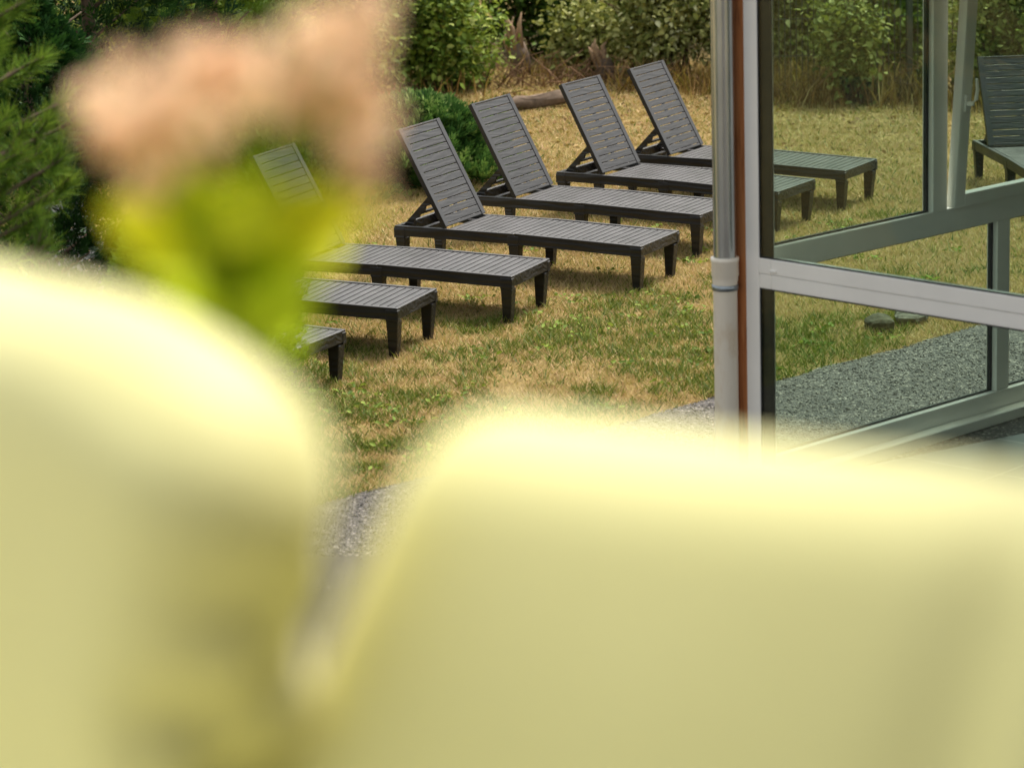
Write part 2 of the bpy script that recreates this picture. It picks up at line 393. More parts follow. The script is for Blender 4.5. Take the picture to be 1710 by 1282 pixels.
def sprays(P, D, size, tint, rng, nseg=9, spread=1.0, wid=.16):
    """flat fern-like conifer sprays: each a fan of narrow scales"""
    n = len(P)
    r = rng.normal(size=(n, 3)); s = unit(np.cross(D, r)); up = np.cross(s, D)
    Vs = []; Ts = []
    for k in range(nseg):
        f = (k+.5)/nseg
        side = (-1 if k % 2 else 1)
        st = P + D*(size*f*.75)[:, None]
        ang = side*(.35+.5*rng.random(n))*spread
        if k == nseg-1: ang = ang*.1
        d = D*np.cos(ang)[:, None] + s*np.sin(ang)[:, None] + up*(rng.normal(size=n)*.15)[:, None]
        ln = size*(.55-.3*f)*(.7+.6*rng.random(n)); w = size*wid*.35
        q = unit(np.cross(d, up))
        Vs.append(np.stack([st, st+d*(ln*.5)[:, None]+q*w[:, None], st+d*ln[:, None], st+d*(ln*.5)[:, None]-q*w[:, None]], 1)); Ts.append(tint + rng.normal(size=n)*.05 + .25*f-.1)
    V = np.concatenate(Vs, 0).reshape(-1, 3); T = np.repeat(np.clip(np.concatenate(Ts), 0, 1), 4)
    F = np.arange(len(V)).reshape(-1, 4)
    return V, F, T
def conifer(name, label, cat, group, base, rad, height, nspray, size, m, seed, z0=.0, shape='column', up=.8, trunk=.07, lob=1.0):
    bx, by = base; root = empty(name, loc=(bx, by, gz(bx, by))); tag(root, label, cat, group)
    g = np.random.default_rng(seed)
    z = g.random(nspray); th = g.random(nspray)*2*np.pi
    if shape == 'column': prof = np.clip(np.sin(np.pi*np.clip(z*.92+.12, 0, 1))**.55, .1, 1)
    elif shape == 'bush': prof = np.clip(1-z**4, .02, 1)**.5
    elif shape == 'dome': prof = np.sqrt(np.clip(1-z**2, 0.02, 1))
    else: prof = np.clip(1.05-z, .05, 1)**.8
    lump = 1 + lob*(.16*np.sin(th*3+z*9+seed) + .12*np.sin(th*7-z*17) + .08*np.sin(th*13+z*31))
    rr = prof*lump*(1-.42*g.random(nspray)**1.6)
    P = np.stack([np.cos(th)*rr*rad[0], np.sin(th)*rr*rad[1], z0+z*(height-z0)], 1)
    O = np.stack([np.cos(th), np.sin(th), np.full(nspray, up)], 1) + g.normal(size=(nspray, 3))*.35
    D = unit(O)
    sz = size*(.6+.8*g.random(nspray))
    tint = .15+.7*g.random(nspray)
    V, F, T = sprays(P, D, sz, tint, g)
    npmesh('foliage', V, F, m, root, T)
    mb = MB()
    if shape != 'dome': mb.tube([(0, 0, -.05), (0, 0, height*.5), (0, 0, height*.95)], [trunk, trunk*.7, trunk*.15], 8)
    for k in range(26 if shape != 'dome' else 16):
        a = g.random()*6.28; zz = (.1+.8*g.random())*height if shape != 'dome' else .02
        mb.tube([(0, 0, zz), (math.cos(a)*rad[0]*.55, math.sin(a)*rad[1]*.55, zz+.3*height*(.3 if shape != 'dome' else .8))], [trunk*.25, trunk*.06], 5)
    mb.build('trunk' if shape != 'dome' else 'branches', M_TRUNK, root, True)
    return root

M_LEAF = leafmat('hedge_leaf', [(0, (.010, .024, .004)), (.35, (.06, .125, .016)), (.65, (.27, .38, .06)), (.93, (.62, .66, .22)), (.97, (.45, .40, .08)), (1, (.50, .16, .04))], .3)
M_SILV = leafmat('silver_leaf', [(0, (.035, .06, .014)), (.35, (.17, .20, .045)), (.7, (.50, .50, .18)), (.96, (.72, .72, .46)), (1, (.5, .2, .07))], .22)
M_THUJA = leafmat('thuja_leaf', [(0, (.006, .022, .006)), (.5, (.018, .060, .013)), (1, (.05, .13, .02))], .12)
M_THUJB = leafmat('bright_thuja_leaf', [(0, (.035, .085, .010)), (.5, (.10, .20, .018)), (1, (.22, .36, .035))], .25)
M_JUNI = leafmat('juniper_leaf', [(0, (.014, .045, .012)), (.5, (.06, .14, .03)), (.8, (.16, .28, .06)), (1, (.34, .42, .14))], .15)
M_PINE = leafmat('pine_needle', [(0, (.015, .045, .008)), (.45, (.07, .17, .02)), (.8, (.20, .38, .04)), (1, (.48, .62, .10))], .3)
M_DRY = leafmat('dry_stalk', [(0, (.07, .04, .02)), (.35, (.22, .11, .04)), (.7, (.40, .25, .10)), (1, (.50, .38, .18))], .2)

# hedge of leafy shrubs along the back of the lawn
G = 'leafy shrubs of the hedge behind the lawn'
hedge = [ # x, y, rx, ry, h, clumps, per, leaf, mat, tint range, label
 (-2.9, 27.0, 1.2, .8, 1.9, 540, 19, (.062, .6), M_LEAF, (0, .8), 'dark leafy shrub behind the peach flowers'),
 (-1.75, 27.6, .95, .8, 1.8, 540, 19, (.062, .6), M_LEAF, (.1, .9), 'leafy green shrub right of the peach flowers, behind the juniper'),
 (-.66, 28.2, .72, .7, 1.75, 560, 19, (.062, .62), M_LEAF, (.1, .97), 'bright green shrub left of the tree stump, behind the second visible backrest'),
 (.45, 30.6, 1.1, .6, 1.7, 540, 19, (.064, .6), M_LEAF, (0, .45), 'dark green shrub in shade behind the pair of stumps'),
 (.85, 29.3, .5, .4, .95, 150, 22, (.062, .62), M_SILV, (.1, .9), 'low silvery leaved shrub growing around the splintered stump'),
 (1.75, 28.7, .8, .6, 1.6, 560, 19, (.062, .58), M_SILV, (.05, .98), 'pale olive leaved shrub left of the drainpipe'),
 (2.75, 29.0, .8, .6, 1.8, 500, 18, (.062, .58), M_SILV, (0, .8), 'olive leaved shrub behind the drainpipe and white post'),
 (3.22, 26.9, .40, .35, 1.35, 150, 24, (.064, .6), M_SILV, (.0, .8), 'slender leafy bush in front of the wire fence, seen through the glass'),
 (3.9, 28.9, .9, .6, 1.7, 540, 19, (.064, .6), M_LEAF, (.1, .85), 'green shrub behind the wire fence, seen through the glass'),
 (4.85, 27.2, .80, .6, 1.6, 560, 19, (.062, .6), M_SILV, (.05, .75), 'dense green shrub behind the right hand lounger'),
 (6.4, 26.8, 1.2, .8, 1.9, 400, 26, (.064, .6), M_LEAF, (.1, .9), 'leafy shrub at the far right end of the hedge'),
 (-5.0, 26.8, 1.3, .8, 1.9, 400, 26, (.064, .6), M_LEAF, (0, .8), 'leafy shrub at the far left end of the hedge'),
 (-3.4, 29.6, 1.4, .7, 2.6, 540, 19, (.07, .6), M_LEAF, (0, .33), 'tall shrub of the second row behind the dark evergreens'),  # second row: leaf tint darkened to paint shaded depth behind the hedge
 (-1.3, 30.4, 1.4, .7, 2.6, 460, 26, (.07, .6), M_LEAF, (0, .33), 'tall dark shrub of the second row behind the juniper'),
 (1.6, 31.2, 1.5, .7, 2.7, 460, 26, (.07, .6), M_LEAF, (0, .33), 'tall dark shrub of the second row behind the pale olive one'),
 (4.2, 30.8, 1.5, .7, 2.7, 460, 26, (.07, .6), M_LEAF, (0, .33), 'tall dark shrub of the second row behind the wire fence'),
 (6.8, 29.5, 1.5, .7, 2.7, 400, 26, (.07, .6), M_LEAF, (0, .55), 'tall dark shrub of the second row at the right end'),
]
for i, (x, y, rx, ry, h, nc, per, lf, m, tr, lab) in enumerate(hedge):
    shrub('shrub', lab, 'shrub', G, (x, y), (rx, ry), h, nc, per, lf, m, seed=100+i, tr=tr, lobes=11, cr=.10, stems=9)
# taller trees closing the garden behind the hedge
def tree(x, y, h, r, seed, lab, m=M_LEAF):
    root = empty('tree', loc=(x, y, gz(x, y))); tag(root, lab, 'tree', 'trees beyond the hedge')
    P, out, idx, cc = clump_points((0, 0, h*.58), (r, r, h*.46), 420, 26, .22, 12, seed)
    g = np.random.default_rng(seed); n = len(P); D = unit(out*.5+g.normal(size=(n, 3)))
    L = .13*(.6+.8*g.random(n)); V, F, T = leaves(P, D, L, L*.65, np.clip(.1+.55*g.random(420)[idx]+.3*g.random(n), 0, .92), .3)
    npmesh('crown', V, F, m, root, T)
    mb = MB(); mb.tube([(0, 0, -.1), (.05, 0, h*.3), (0, .05, h*.7)], [.16, .12, .05], 9)
    for k in range(9):
        t = Vector(cc[g.integers(len(cc))]); a = Vector((0, 0, h*(.2+.05*k))); mb.tube([a, a.lerp(t, .5)+Vector((0, 0, .2)), t], [.05, .035, .01], 6)
    mb.build('trunk', M_TRUNK, root, True)
for i, (x, y, h, r, lab) in enumerate([(-9, 33, 6.5, 2.4, 'broad tree beyond the left end of the hedge'), (-5, 35, 6, 2.3, 'tall tree beyond the hedge above the dark evergreens'), (-1.5, 35, 6.2, 2.4, 'tree beyond the hedge above the juniper'),
        (1.8, 34.5, 5.8, 2.3, 'tree beyond the hedge above the stumps'), (5.2, 34, 6.4, 2.4, 'tree beyond the wire fence'), (9, 32, 6, 2.5, 'broad tree beyond the right end of the hedge')]):
    tree(x, y, h, r, 300+i, lab)
# evergreens on the left
E_G = 'dark evergreen arborvitae trees on the left'
conifer('arborvitae', 'dark green arborvitae behind the pine, low on the left edge', 'evergreen tree', E_G, (-2.62, 15.75), (.62, .55), 2.3, 6500, .13, M_THUJA, 41)
conifer('arborvitae', 'dark green arborvitae at the top edge, left of the peach flowers', 'evergreen tree', E_G, (-3.35, 23.3), (.95, .9), 3.6, 6500, .14, M_THUJA, 42)
conifer('arborvitae', 'green arborvitae at the top edge behind the peach flowers', 'evergreen tree', E_G, (-2.45, 24.4), (.72, .8), 3.6, 5200, .14, M_THUJB, 43)
conifer('arborvitae', 'arborvitae outside the left edge behind the pine', 'evergreen tree', E_G, (-4.6, 21.5), (.9, .9), 3.6, 4000, .15, M_THUJA, 44)
conifer('arborvitae_bush', 'bright green clipped arborvitae bush in front of the nearest lounger ends', 'bush', None, (-1.63, 14.75), (.54, .5), 1.42, 17000, .045, M_THUJB, 45, trunk=.04, shape='bush', lob=.55)
conifer('juniper', 'low spreading bluish green juniper behind the lounger backrests', 'bush', None, (-.72, 23.35), (.64, .80), .55, 6500, .15, M_JUNI, 46, shape='dome', up=1.1, trunk=.04, lob=2.0)
conifer('juniper', 'brownish green juniper half hidden behind the peach flowers', 'bush', None, (-1.75, 22.6), (.75, .7), .95, 9000, .075, M_JUNI, 47, shape='dome', up=.9, trunk=.04, lob=1.6)

# pine with long needles at the left edge
def pine():
    root = empty('pine_tree', loc=(-3.1, 12.2, gz(-3.1, 12.2))); tag(root, 'green long needled pine reaching in from the left edge', 'pine tree')
    r0 = Vector((-3.1, 12.2, gz(-3.1, 12.2)))
    g = np.random.default_rng(5); rr = random.Random(5)
    tw = MB(); bases = []; dirs = []
    tw_pts = []
    # branch tips in world space
    tips = [(-1.98, 12.0, 2.98), (-2.10, 11.9, 2.78), (-2.2, 12.1, 2.6), (-1.90, 12.2, 2.52), (-1.80, 12.0, 2.47), (-2.05, 11.9, 2.35), (-1.86, 12.1, 2.20), (-2.0, 12.0, 2.06),
            (-2.2, 11.9, 2.12), (-2.15, 12.1, 2.45), (-2.3, 12.0, 2.9), (-2.05, 12.3, 3.1), (-1.92, 11.8, 1.98), (-2.12, 12.1, 1.88), (-2.2, 12.3, 2.3), (-2.0, 12.3, 2.7),
            (-2.12, 11.7, 1.72), (-2.4, 12.0, 3.2), (-2.1, 12.1, 3.3), (-2.3, 12.4, 1.7), (-2.35, 11.8, 2.3), (-2.45, 12.2, 2.6), (-2.08, 12.05, 2.9), (-2.14, 12.1, 3.02), (-2.2, 11.95, 2.95), (-1.97, 12.1, 2.33), (-1.86, 11.95, 2.32)]
    for k in range(70):
        a = rr.uniform(0, 6.28); q = rr.uniform(.5, 1.0); z = rr.uniform(.9, 3.7)
        t = (-3.1+math.cos(a)*q, 12.2+math.sin(a)*q, z)
        if t[0] < -2.25: tips.append(t)
    for t in tips:
        t = Vector(t) - r0; s = Vector((rr.uniform(-.03, .03), rr.uniform(-.03, .03), max(.5, t.z-rr.uniform(.35, .6))))
        m1 = s.lerp(t, .5) + Vector((0, 0, -.06)); tw.tube([s, m1, t], [.022, .015, .006], 6)
        bd = (t-m1).normalized(); bases.append(t); dirs.append((bd+Vector((0, 0, .5))).normalized())
        for j in range(6):
            f = .4+.1*j; p = m1.lerp(t, f) if j % 2 else s.lerp(m1, .5+.5*f)
            d = (bd + Vector((rr.uniform(-.9, .9), rr.uniform(-.9, .9), rr.uniform(-.2, .8)))).normalized(); e = p + d*rr.uniform(.08, .17)
            tw.tube([p, e], [.007, .005], 5); bases.append(e); dirs.append((d+Vector((0, 0, .35))).normalized())
    P = []; D = []
    for b, d in zip(bases, dirs):
        n = 120
        f = g.random(n)
        base = np.array(b)[None] - np.array(d)[None]*(f*.12)[:, None]
        v = unit(g.normal(size=(n, 3))); dd = unit(np.array(d)[None]*(.55+.9*(1-f))[:, None] + v*.85)
        P.append(base); D.append(dd)
    P = np.concatenate(P); D = np.concatenate(D); n = len(P)
    L = .065+.045*g.random(n); s = unit(np.cross(D, g.normal(size=(n, 3))))*.0016
    V = np.stack([P-s, P+s, P+D*L[:, None]+s*.4, P+D*L[:, None]-s*.4], 1).reshape(-1, 3)
    npmesh('needles', V, np.arange(n*4).reshape(n, 4), M_PINE, root, np.repeat(np.clip(g.random(n)*.7+.25*np.repeat(g.random(len(bases)), 120), 0, 1), 4))
    tw.tube([(0, 0, -.1), (.02, 0, 2), (0, 0, 3.9)], [.09, .07, .02], 10)
    tw.build('trunk', M_TRUNK, root, True)
pine()

# dry stalks and bracken at the foot of the hedge
def dry_stalks():
    g = np.random.default_rng(8); n = 7500
    seg = np.array([(-1.0, 27.6, .7), (.6, 28.9, .6), (1.6, 28.0, .5), (2.3, 27.6, .45), (3.0, 27.0, .55), (3.7, 26.9, .5), (4.3, 26.4, .45), (5.3, 26.2, .6), (-2.2, 26.5, .6), (2.6, 28.1, .6), (3.4, 27.6, .6)])
    wt = np.array([.4, .4, 1.3, 1.3, 1.4, 1.4, .6, .5, .4, 1, 1.2]); wt /= wt.sum()
    k = g.choice(len(seg), n, p=wt)
    X = seg[k, 0]+g.normal(size=n)*seg[k, 2]*.6; Y = seg[k, 1]+g.normal(size=n)*.28
    h = (.05+.30*g.random(n)**3); ph = g.random(n)*6.283; ln = .1+.9*g.random(n)**2
    th = g.random(n)*6.283; w = .0035+.003*g.random(n)
    Z = KX*X+KY*Y; dx = np.cos(ph)*h*ln; dy = np.sin(ph)*h*ln; sx = np.cos(th)*w; sy = np.sin(th)*w
    V = np.stack([np.stack([X-sx, Y-sy, Z], 1), np.stack([X+sx, Y+sy, Z], 1), np.stack([X+dx*.45+sx, Y+dy*.45+sy, Z+h*.6], 1), np.stack([X+dx+sx*.3, Y+dy, Z+h], 1), np.stack([X+dx*.45-sx, Y+dy*.45-sy, Z+h*.6], 1)], 1).reshape(-1, 3)
    F = np.arange(n*5).reshape(n, 5)
    o = npmesh('dry_grass', V, F, M_DRY, tint=np.repeat(g.random(n)**1.4, 5)); tag(o, 'tall dry grass and bracken at the foot of the hedge', 'dry grass', kind='stuff')
    # fallen leaves and litter
    n = 6500; X = g.random(n)*9-3; Y = 22+6.6*g.random(n)**.45; P = np.stack([X, Y, KX*X+KY*Y+.012], 1)
    D = unit(np.stack([g.normal(size=n), g.normal(size=n), g.normal(size=n)*.25], 1)); L = .02+.045*g.random(n)
    V, F, T = leaves(P, D, L, L*.6, g.random(n), .4, np.tile([[0, 0, 1.]], (n, 1)))
    o = npmesh('leaf_litter', V, F, M_DRY, tint=T); tag(o, 'brown fallen leaves scattered on the dry back lawn', 'leaf litter', kind='stuff')
    # broad leaved weeds in the near lawn
    nc = 520; X = g.random(nc)*5.2-2.0; Y = 13.6+7.5*g.random(nc); ok = ~in_gravel(X, Y) & (vnoise(X, Y, 1.1, 1)*.5+vnoise(X, Y, 4.5, 2)*.5 > .5); X = X[ok]; Y = Y[ok]; nc = len(X)
    idx = np.repeat(np.arange(nc), 9); n = len(idx); a = g.random(n)*6.283
    P = np.stack([X[idx]+g.normal(size=n)*.045, Y[idx]+g.normal(size=n)*.045, KX*X[idx]+KY*Y[idx]+.012+.02*g.random(n)], 1)
    D = unit(np.stack([np.cos(a), np.sin(a), .25+.5*g.random(n)], 1)); L = .022+.025*g.random(n)
    V, F, T = leaves(P, D, L, L*.6, .3+.4*g.random(n), .4, np.tile([[0, 0, 1.]], (n, 1)))
    o = npmesh('weeds', V, F, M_LEAF, tint=T); tag(o, 'patches of green clover and plantain in the dry lawn', 'weeds', kind='stuff')
dry_stalks()
def brushwood():
    rr = random.Random(77); mb = MB()
    for k in range(230):
        x = rr.choice((rr.uniform(-1.4, 2.6), rr.uniform(-.2, 1.6), rr.uniform(2.4, 4.6))); y = (28.1 if x < 2.4 else 26.9)+rr.gauss(0, .22)+.25*(abs(x-.4) < .6)
        a = rr.uniform(0, 6.28); L = rr.uniform(.15, .65); z = gz(x, y); e = rr.uniform(.05, .8)*L
        p0 = Vector((x, y, z)); p2 = p0+Vector((math.cos(a)*L, math.sin(a)*L*.6, e)); p1 = p0.lerp(p2, .5)+Vector((rr.uniform(-.05, .05), 0, rr.uniform(.0, .14)))
        r = rr.uniform(.003, .008); mb.tube([p0, p1, p2], [r, r*.8, r*.35], 5)
        if rr.random() < .5: q = p1.lerp(p2, .3); mb.tube([q, q+Vector((rr.uniform(-.12, .12), rr.uniform(-.08, .08), rr.uniform(.02, .14)))], [r*.5, r*.2], 4)
    tag(mb.build('brushwood', plain('brush_twigs', (.17, .10, .055), .9, .2, var=.5, vs=3), None, True), 'tangle of dead brown twigs at the foot of the hedge', 'brushwood', kind='stuff')
brushwood()
def pebbles():
    g = np.random.default_rng(21); n = 34000
    a = -3.2+6.6*g.random(n); b = GE+.0+(2.2)*g.random(n)**1.0
    ok = (b < -.12) | (a < -.45); a = a[ok]; b = b[ok]; n = len(a)
    X = CX+u1.x*a+u2.x*b; Y = CY+u1.y*a+u2.y*b; r = .003+.006*g.random(n)**2.4
    Z = KX*X+KY*Y+.004
    base = np.array([[1, 0, .25], [0, 1, .25], [-1, 0, .25], [0, -1, .25], [0, 0, 1.0], [0, 0, -.3]])
    th = g.random(n)*6.283; c, s_ = np.cos(th)[:, None], np.sin(th)[:, None]; st = (.7+.6*g.random((n, 1)))
    bx_ = base[None, :, 0]*st; by_ = base[None, :, 1]/st; j = 1+.25*g.normal(size=(n, 6))
    V = np.stack([X[:, None]+r[:, None]*(bx_*c-by_*s_)*j, Y[:, None]+r[:, None]*(bx_*s_+by_*c)*j, Z[:, None]+r[:, None]*base[None, :, 2]*.8*j], 2).reshape(-1, 3)
    f = np.array([[0, 1, 4], [1, 2, 4], [2, 3, 4], [3, 0, 4], [1, 0, 5], [2, 1, 5], [3, 2, 5], [0, 3, 5]])
    F = (np.arange(n)[:, None, None]*6+f[None]).reshape(-1, 3)
    m, t, b_ = mat('loose_pebble'); at_ = N(t, 'Attribute', attribute_name='tint')
    rr_ = ramp(t, at_.outputs['Fac'], [(0, (.03, .027, .024)), (.5, (.075, .067, .057)), (.8, (.14, .125, .105)), (1, (.44, .40, .35))]); t.links.new(rr_.outputs[0], b_.inputs['Base Color']); b_.inputs['Roughness'].default_value = .7
    o = npmesh('gravel', V, F, m, None, np.repeat(g.random(n), 6), True); tag(o, 'loose small grey pebbles lying on the gravel strip', 'gravel', kind='stuff')
pebbles()

# log, stumps, stones
def rough_tube(name, pts, rad, label, cat, m, seed, n=18, amp=.16):
    mb = MB(); mb.tube(pts, rad, n); o = mb.build(name, m, None, True)
    rr = random.Random(seed)
    for v in o.data.vertices: v.co += Vector((rr.uniform(-1, 1), rr.uniform(-1, 1), rr.uniform(-1, 1)))*amp*.1
    return tag(o, label, cat)
M_LOG = plain('grey_bark', (.15, .11, .08), .9, .2, var=.45, vs=9, bumpy=1, bs=40)
zl = gz(.3, 26.9)
rough_tube('log', [(-.05, 26.6, zl+.05), (.12, 26.7, zl+.075), (.3, 26.8, zl+.08), (.5, 26.95, zl+.085), (.66, 27.05, zl+.08), (.8, 27.15, zl+.07)], [.04, .062, .056, .068, .05, .03], 'grey brown log lying on the dry grass behind the loungers', 'log', M_LOG, 3)
for (x, y, h, lab, sd_) in [(.20, 29.2, .58, 'weathered split stump standing tall between the shrubs', 1), (1.05, 28.8, .36, 'splintered orange brown stump beside the pale shrub', 2)]:
    root = empty('tree_stump', loc=(x, y, gz(x, y))); tag(root, lab, 'tree stump', 'stumps at the foot of the hedge')
    rr = random.Random(sd_); mb = MB()
    mb.tube([(0, 0, -.05), (-.02, 0, h*.35), (-.05, 0, h*.55)], [.13, .10, .085], 11)
    mb.build('trunk', M_LOG, root, True)
    mb = MB()
    for k in range(7):
        a = k*.9; bx_, by_ = math.cos(a)*.06, math.sin(a)*.06; hh = h*rr.uniform(.75, 1.15)
        mb.tube([(bx_-.03, by_, h*.3), (bx_*1.2-.06-.05*rr.random(), by_, hh*.8), (bx_*1.4-.09*rr.random()-.04, by_, hh)], [.035, .026, .004], 6)
    mb.build('splinters', plain('split_wood', (.33, .22, .13), .8, .3, var=.35, vs=10), root, True)
def stone(name, x, y, r, label, m, seed, sx=1, sz=.6):
    bm = bmesh.new(); bmesh.ops.create_icosphere(bm, subdivisions=3, radius=r)
    rr = random.Random(seed); ph = [rr.uniform(0, 6) for _ in range(6)]
    for v in bm.verts:
        k = 1 + .16*math.sin(v.co.x/r*3+ph[0]) + .13*math.sin(v.co.y/r*4+ph[1]) + .12*math.sin(v.co.z/r*5+ph[2]) + .10*abs(math.sin(v.co.x/r*7+v.co.z/r*6+ph[3])) + rr.uniform(-.05, .05)
        v.co *= k; v.co.x *= sx; v.co.z *= sz
    me = bpy.data.meshes.new(name); bm.to_mesh(me); bm.free()
    o = link(name, me, m, None, False); o.location = (x, y, gz(x, y)+r*sz*.35); o.rotation_euler = (0, 0, rr.uniform(0, 3))
    return tag(o, label, 'stone', 'stones at the gravel edge')
M_STONE = plain('mossy_stone', (.07, .068, .045), .9, .2, var=.5, vs=14, bumpy=1, bs=30)
stone('stone', 2.30, 17.45, .10, 'dark mossy stone at the lawn edge, left of the pair seen through the glass', M_STONE, 1)
stone('stone', 2.52, 17.62, .09, 'grey mossy stone at the lawn edge, between the dark one and the pale slab', plain('grey_stone', (.15, .145, .12), .9, .2, var=.5, vs=16, bumpy=1, bs=30), 2, 1.1, .8)
stone('stone', 3.02, 17.78, .13, 'flat pale stone beside the gravel, right of the mossy stones', plain('pale_stone', (.5, .5, .42), .8, .3, var=.15), 3, 1.3, .35)

# wire mesh fence behind the dry grass
def fence():
    root = empty('wire_fence', loc=(2.2, 27.2, gz(2.2, 27.2))); tag(root, 'thin dark wire mesh fence behind the dry grass, seen through the glass', 'fence')
    m = plain('fence_wire', (.05, .055, .045), .5, .5)
    mb = MB(); 
    for k in range(62):
        x = k*.055; mb.box(x-.0045, x+.0045, -.0035, .0035, .02, 1.1)
    for z in (.05, .4, .75, 1.08): mb.box(-.02, 3.4, -.008, -.0036, z-.004, z+.004)
    mb.build('mesh_panel', m, root)
    for x in (-.05, 1.68, 3.43):
        p = MB(); p.box(x-.025, x+.025, -.06, -.01, -.05, 1.2); p.build('post', m, root)
fence()

# ------------------------------------------------------------------ loungers
LL, WW, HH, XB, LB, ANG, SX, INS = 1.90, .6006, .3133, .4025, .7447, 1.0682, .9428, .0164
def zoff(x): return .013*(x/SX if x < SX else (LL-x)/(LL-SX))
class LB_(MB):
    def xbox(s, x0, x1, y0, y1, z0, z1, n=1):
        for k in range(n):
            a = x0+(x1-x0)*k/n; b = x0+(x1-x0)*(k+1)/n
            s.add([(a, y0, z0+zoff(a)), (b, y0, z0+zoff(b)), (b, y1, z0+zoff(b)), (a, y1, z0+zoff(a)), (a, y0, z1+zoff(a)), (b, y0, z1+zoff(b)), (b, y1, z1+zoff(b)), (a, y1, z1+zoff(a))],
                  [(0,3,2,1),(4,5,6,7),(0,1,5,4),(1,2,6,5),(2,3,7,6),(3,0,4,7)])
def make_lounger():
    root = empty('sun_lounger')
    f = LB_(); T = .030; Hf = .072
    for y0, y1 in ((0, T), (WW-T, WW)):
        f.xbox(.0, SX-.0015, y0, y1, HH-Hf, HH); f.xbox(SX+.0015, LL, y0, y1, HH-Hf-.003, HH+.002)
    f.xbox(0, T, T+.0005, WW-T-.0005, HH-Hf, HH-.001); f.xbox(LL-T, LL, T+.0005, WW-T-.0005, HH-Hf, HH+.001)
    # proud corner blocks and middle brackets
    for x0, x1 in ((-.003, .082), (LL-.082, LL+.003), (SX-.05, SX+.036)):
        for y0, y1 in ((-.003, .035), (WW-.035, WW+.003)):
            f.xbox(x0, x1, y0, y1, HH-Hf-.012, HH-.016 if x0 > .5 and x0 < 1.5 else HH-.012)
    # inner ledges under the open head end
    for y0 in (T+.001, WW-T-.046): f.xbox(T+.001, XB, y0, y0+.045, HH-.05, HH-.032)
    f.xbox(.12, .155, .08, WW-.08, HH-.055, HH-.034); f.xbox(XB-.035, XB, T+.05, WW-T-.05, HH-.06, HH-.02)
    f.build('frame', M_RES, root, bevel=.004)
    d = LB_()
    d.xbox(XB+.01, LL-T-.001, T+.001, WW-T-.001, HH-.060, HH-.052)
    xs0, xs1 = XB+.018, LL-T-.006; ns = 27; p = (xs1-xs0)/ns
    for k in range(ns):
        a = xs0+k*p; d.xbox(a+.0046, a+p-.0046, T+.008, WW-T-.008, HH-.0155, HH-.003)
    for y0, y1 in ((T+.001, T+.007), (WW-T-.007, WW-T-.001)): d.xbox(xs0, xs1, y0, y1, HH-.0155, HH-.002)
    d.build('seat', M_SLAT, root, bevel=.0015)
    # backrest, built flat along its own axis then raised
    b = empty('tmp'); bpy.data.objects.remove(b)
    bb = MB(); W0, W1 = INS, WW-INS; St = .048
    bb.cur = 1; bb.box(0, LB, W0, W0+St, -.028, .004); bb.box(0, LB, W1-St, W1, -.028, .004)
    bb.box(0, .020, W0+St, W1-St, -.022, 0); bb.box(LB-.012, LB, W0+St, W1-St, -.024, .0035)
    bb.cur = 0; nb = 13; q = (LB-.034)/nb
    for k in range(nb):
        a = .021+k*q; bb.box(a+.0028, a+q-.0028, W0+St, W1-St, -.012, .0)
    for yy in (WW*.5-.02,): bb.box(.01, LB-.02, yy, yy+.04, -.024, -.0125)
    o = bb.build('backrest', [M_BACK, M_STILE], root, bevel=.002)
    o.matrix_local = Matrix.Translation((XB, 0, HH+.012+zoff(XB))) @ Matrix.Rotation(-(math.pi-ANG), 4, 'Y') @ Matrix.Scale(-1, 4, (0, 0, 1))
    o.data.transform(Matrix.Identity(4))
    # notched support struts
    for yy in (.085, WW-.085-.022):
        s = MB(); A = Vector((.258, 0, HH+.215)); B = Vector((.035, 0, HH-.02)); dr = (B-A).normalized(); L = (B-A).length; nn = Vector((-dr.z, 0, dr.x))
        if nn.z > 0: nn = -nn
        prof = [(0, 0)]
        for k in range(5):
            a = L*(.18+.15*k); prof += [(a, .0)]
        top = [A+dr*0+nn*-.014, A+dr*L+nn*-.014]
        low = []
        for k in range(11):
            a = L*(1-k/10); low.append(A+dr*a+nn*(.018 if k % 2 else .034))
        poly = top+low; n = len(poly)
        vs = [(p_.x, yy, p_.z) for p_ in poly]+[(p_.x, yy+.022, p_.z) for p_ in poly]
        s.add(vs, [tuple(range(n)), tuple(range(n, 2*n))[::-1]]+[(i, (i+1) % n, n+(i+1) % n, n+i) for i in range(n)])
        s.build('support_strut', M_RES, root)
    c = MB()
    for fr in (.22, .62):
        p_ = Vector((.258, 0, HH+.215)).lerp(Vector((.035, 0, HH-.02)), fr); c.box(p_.x-.014, p_.x+.014, .1075, WW-.1075, p_.z-.008, p_.z+.008)
    c.build('crossbar', M_RES, root, bevel=.002)
    # six tapered legs
    for x in (.043, SX-.008, LL-.043):
        for y in (.040, WW-.040):
            l = MB(); ins = .008
            yb = y+ins if y < .3 else y-ins
            xb_ = x-.006 if x > 1.5 else (x+.006 if x < .3 else x)
            l.taper((xb_, yb, -.01), .052, .050, (x, y, HH-.0845+zoff(x)), .078, .072)
            l.build('leg', M_RES, root, bevel=.004)
    return root
def copy_thing(o):
    r = o.copy(); C.objects.link(r)
    for ch in [c for c in o.children]:
        k = ch.copy(); C.objects.link(k); k.parent = r
    return r
nv = Vector((-KX, -KY, 1)).normalized(); ex = Vector((1, 0, KX)).normalized(); ey = nv.cross(ex)
def place(o, X, Y, t):
    p = ex*X+ey*Y; B = Matrix((ex, ey, nv)).transposed().to_4x4()
    M = Matrix.Translation(p) @ B @ Matrix.Rotation(t, 4, 'Z'); o.matrix_world = M
    o.location = M.to_translation(); o.rotation_euler = M.to_euler()
proto = make_lounger()
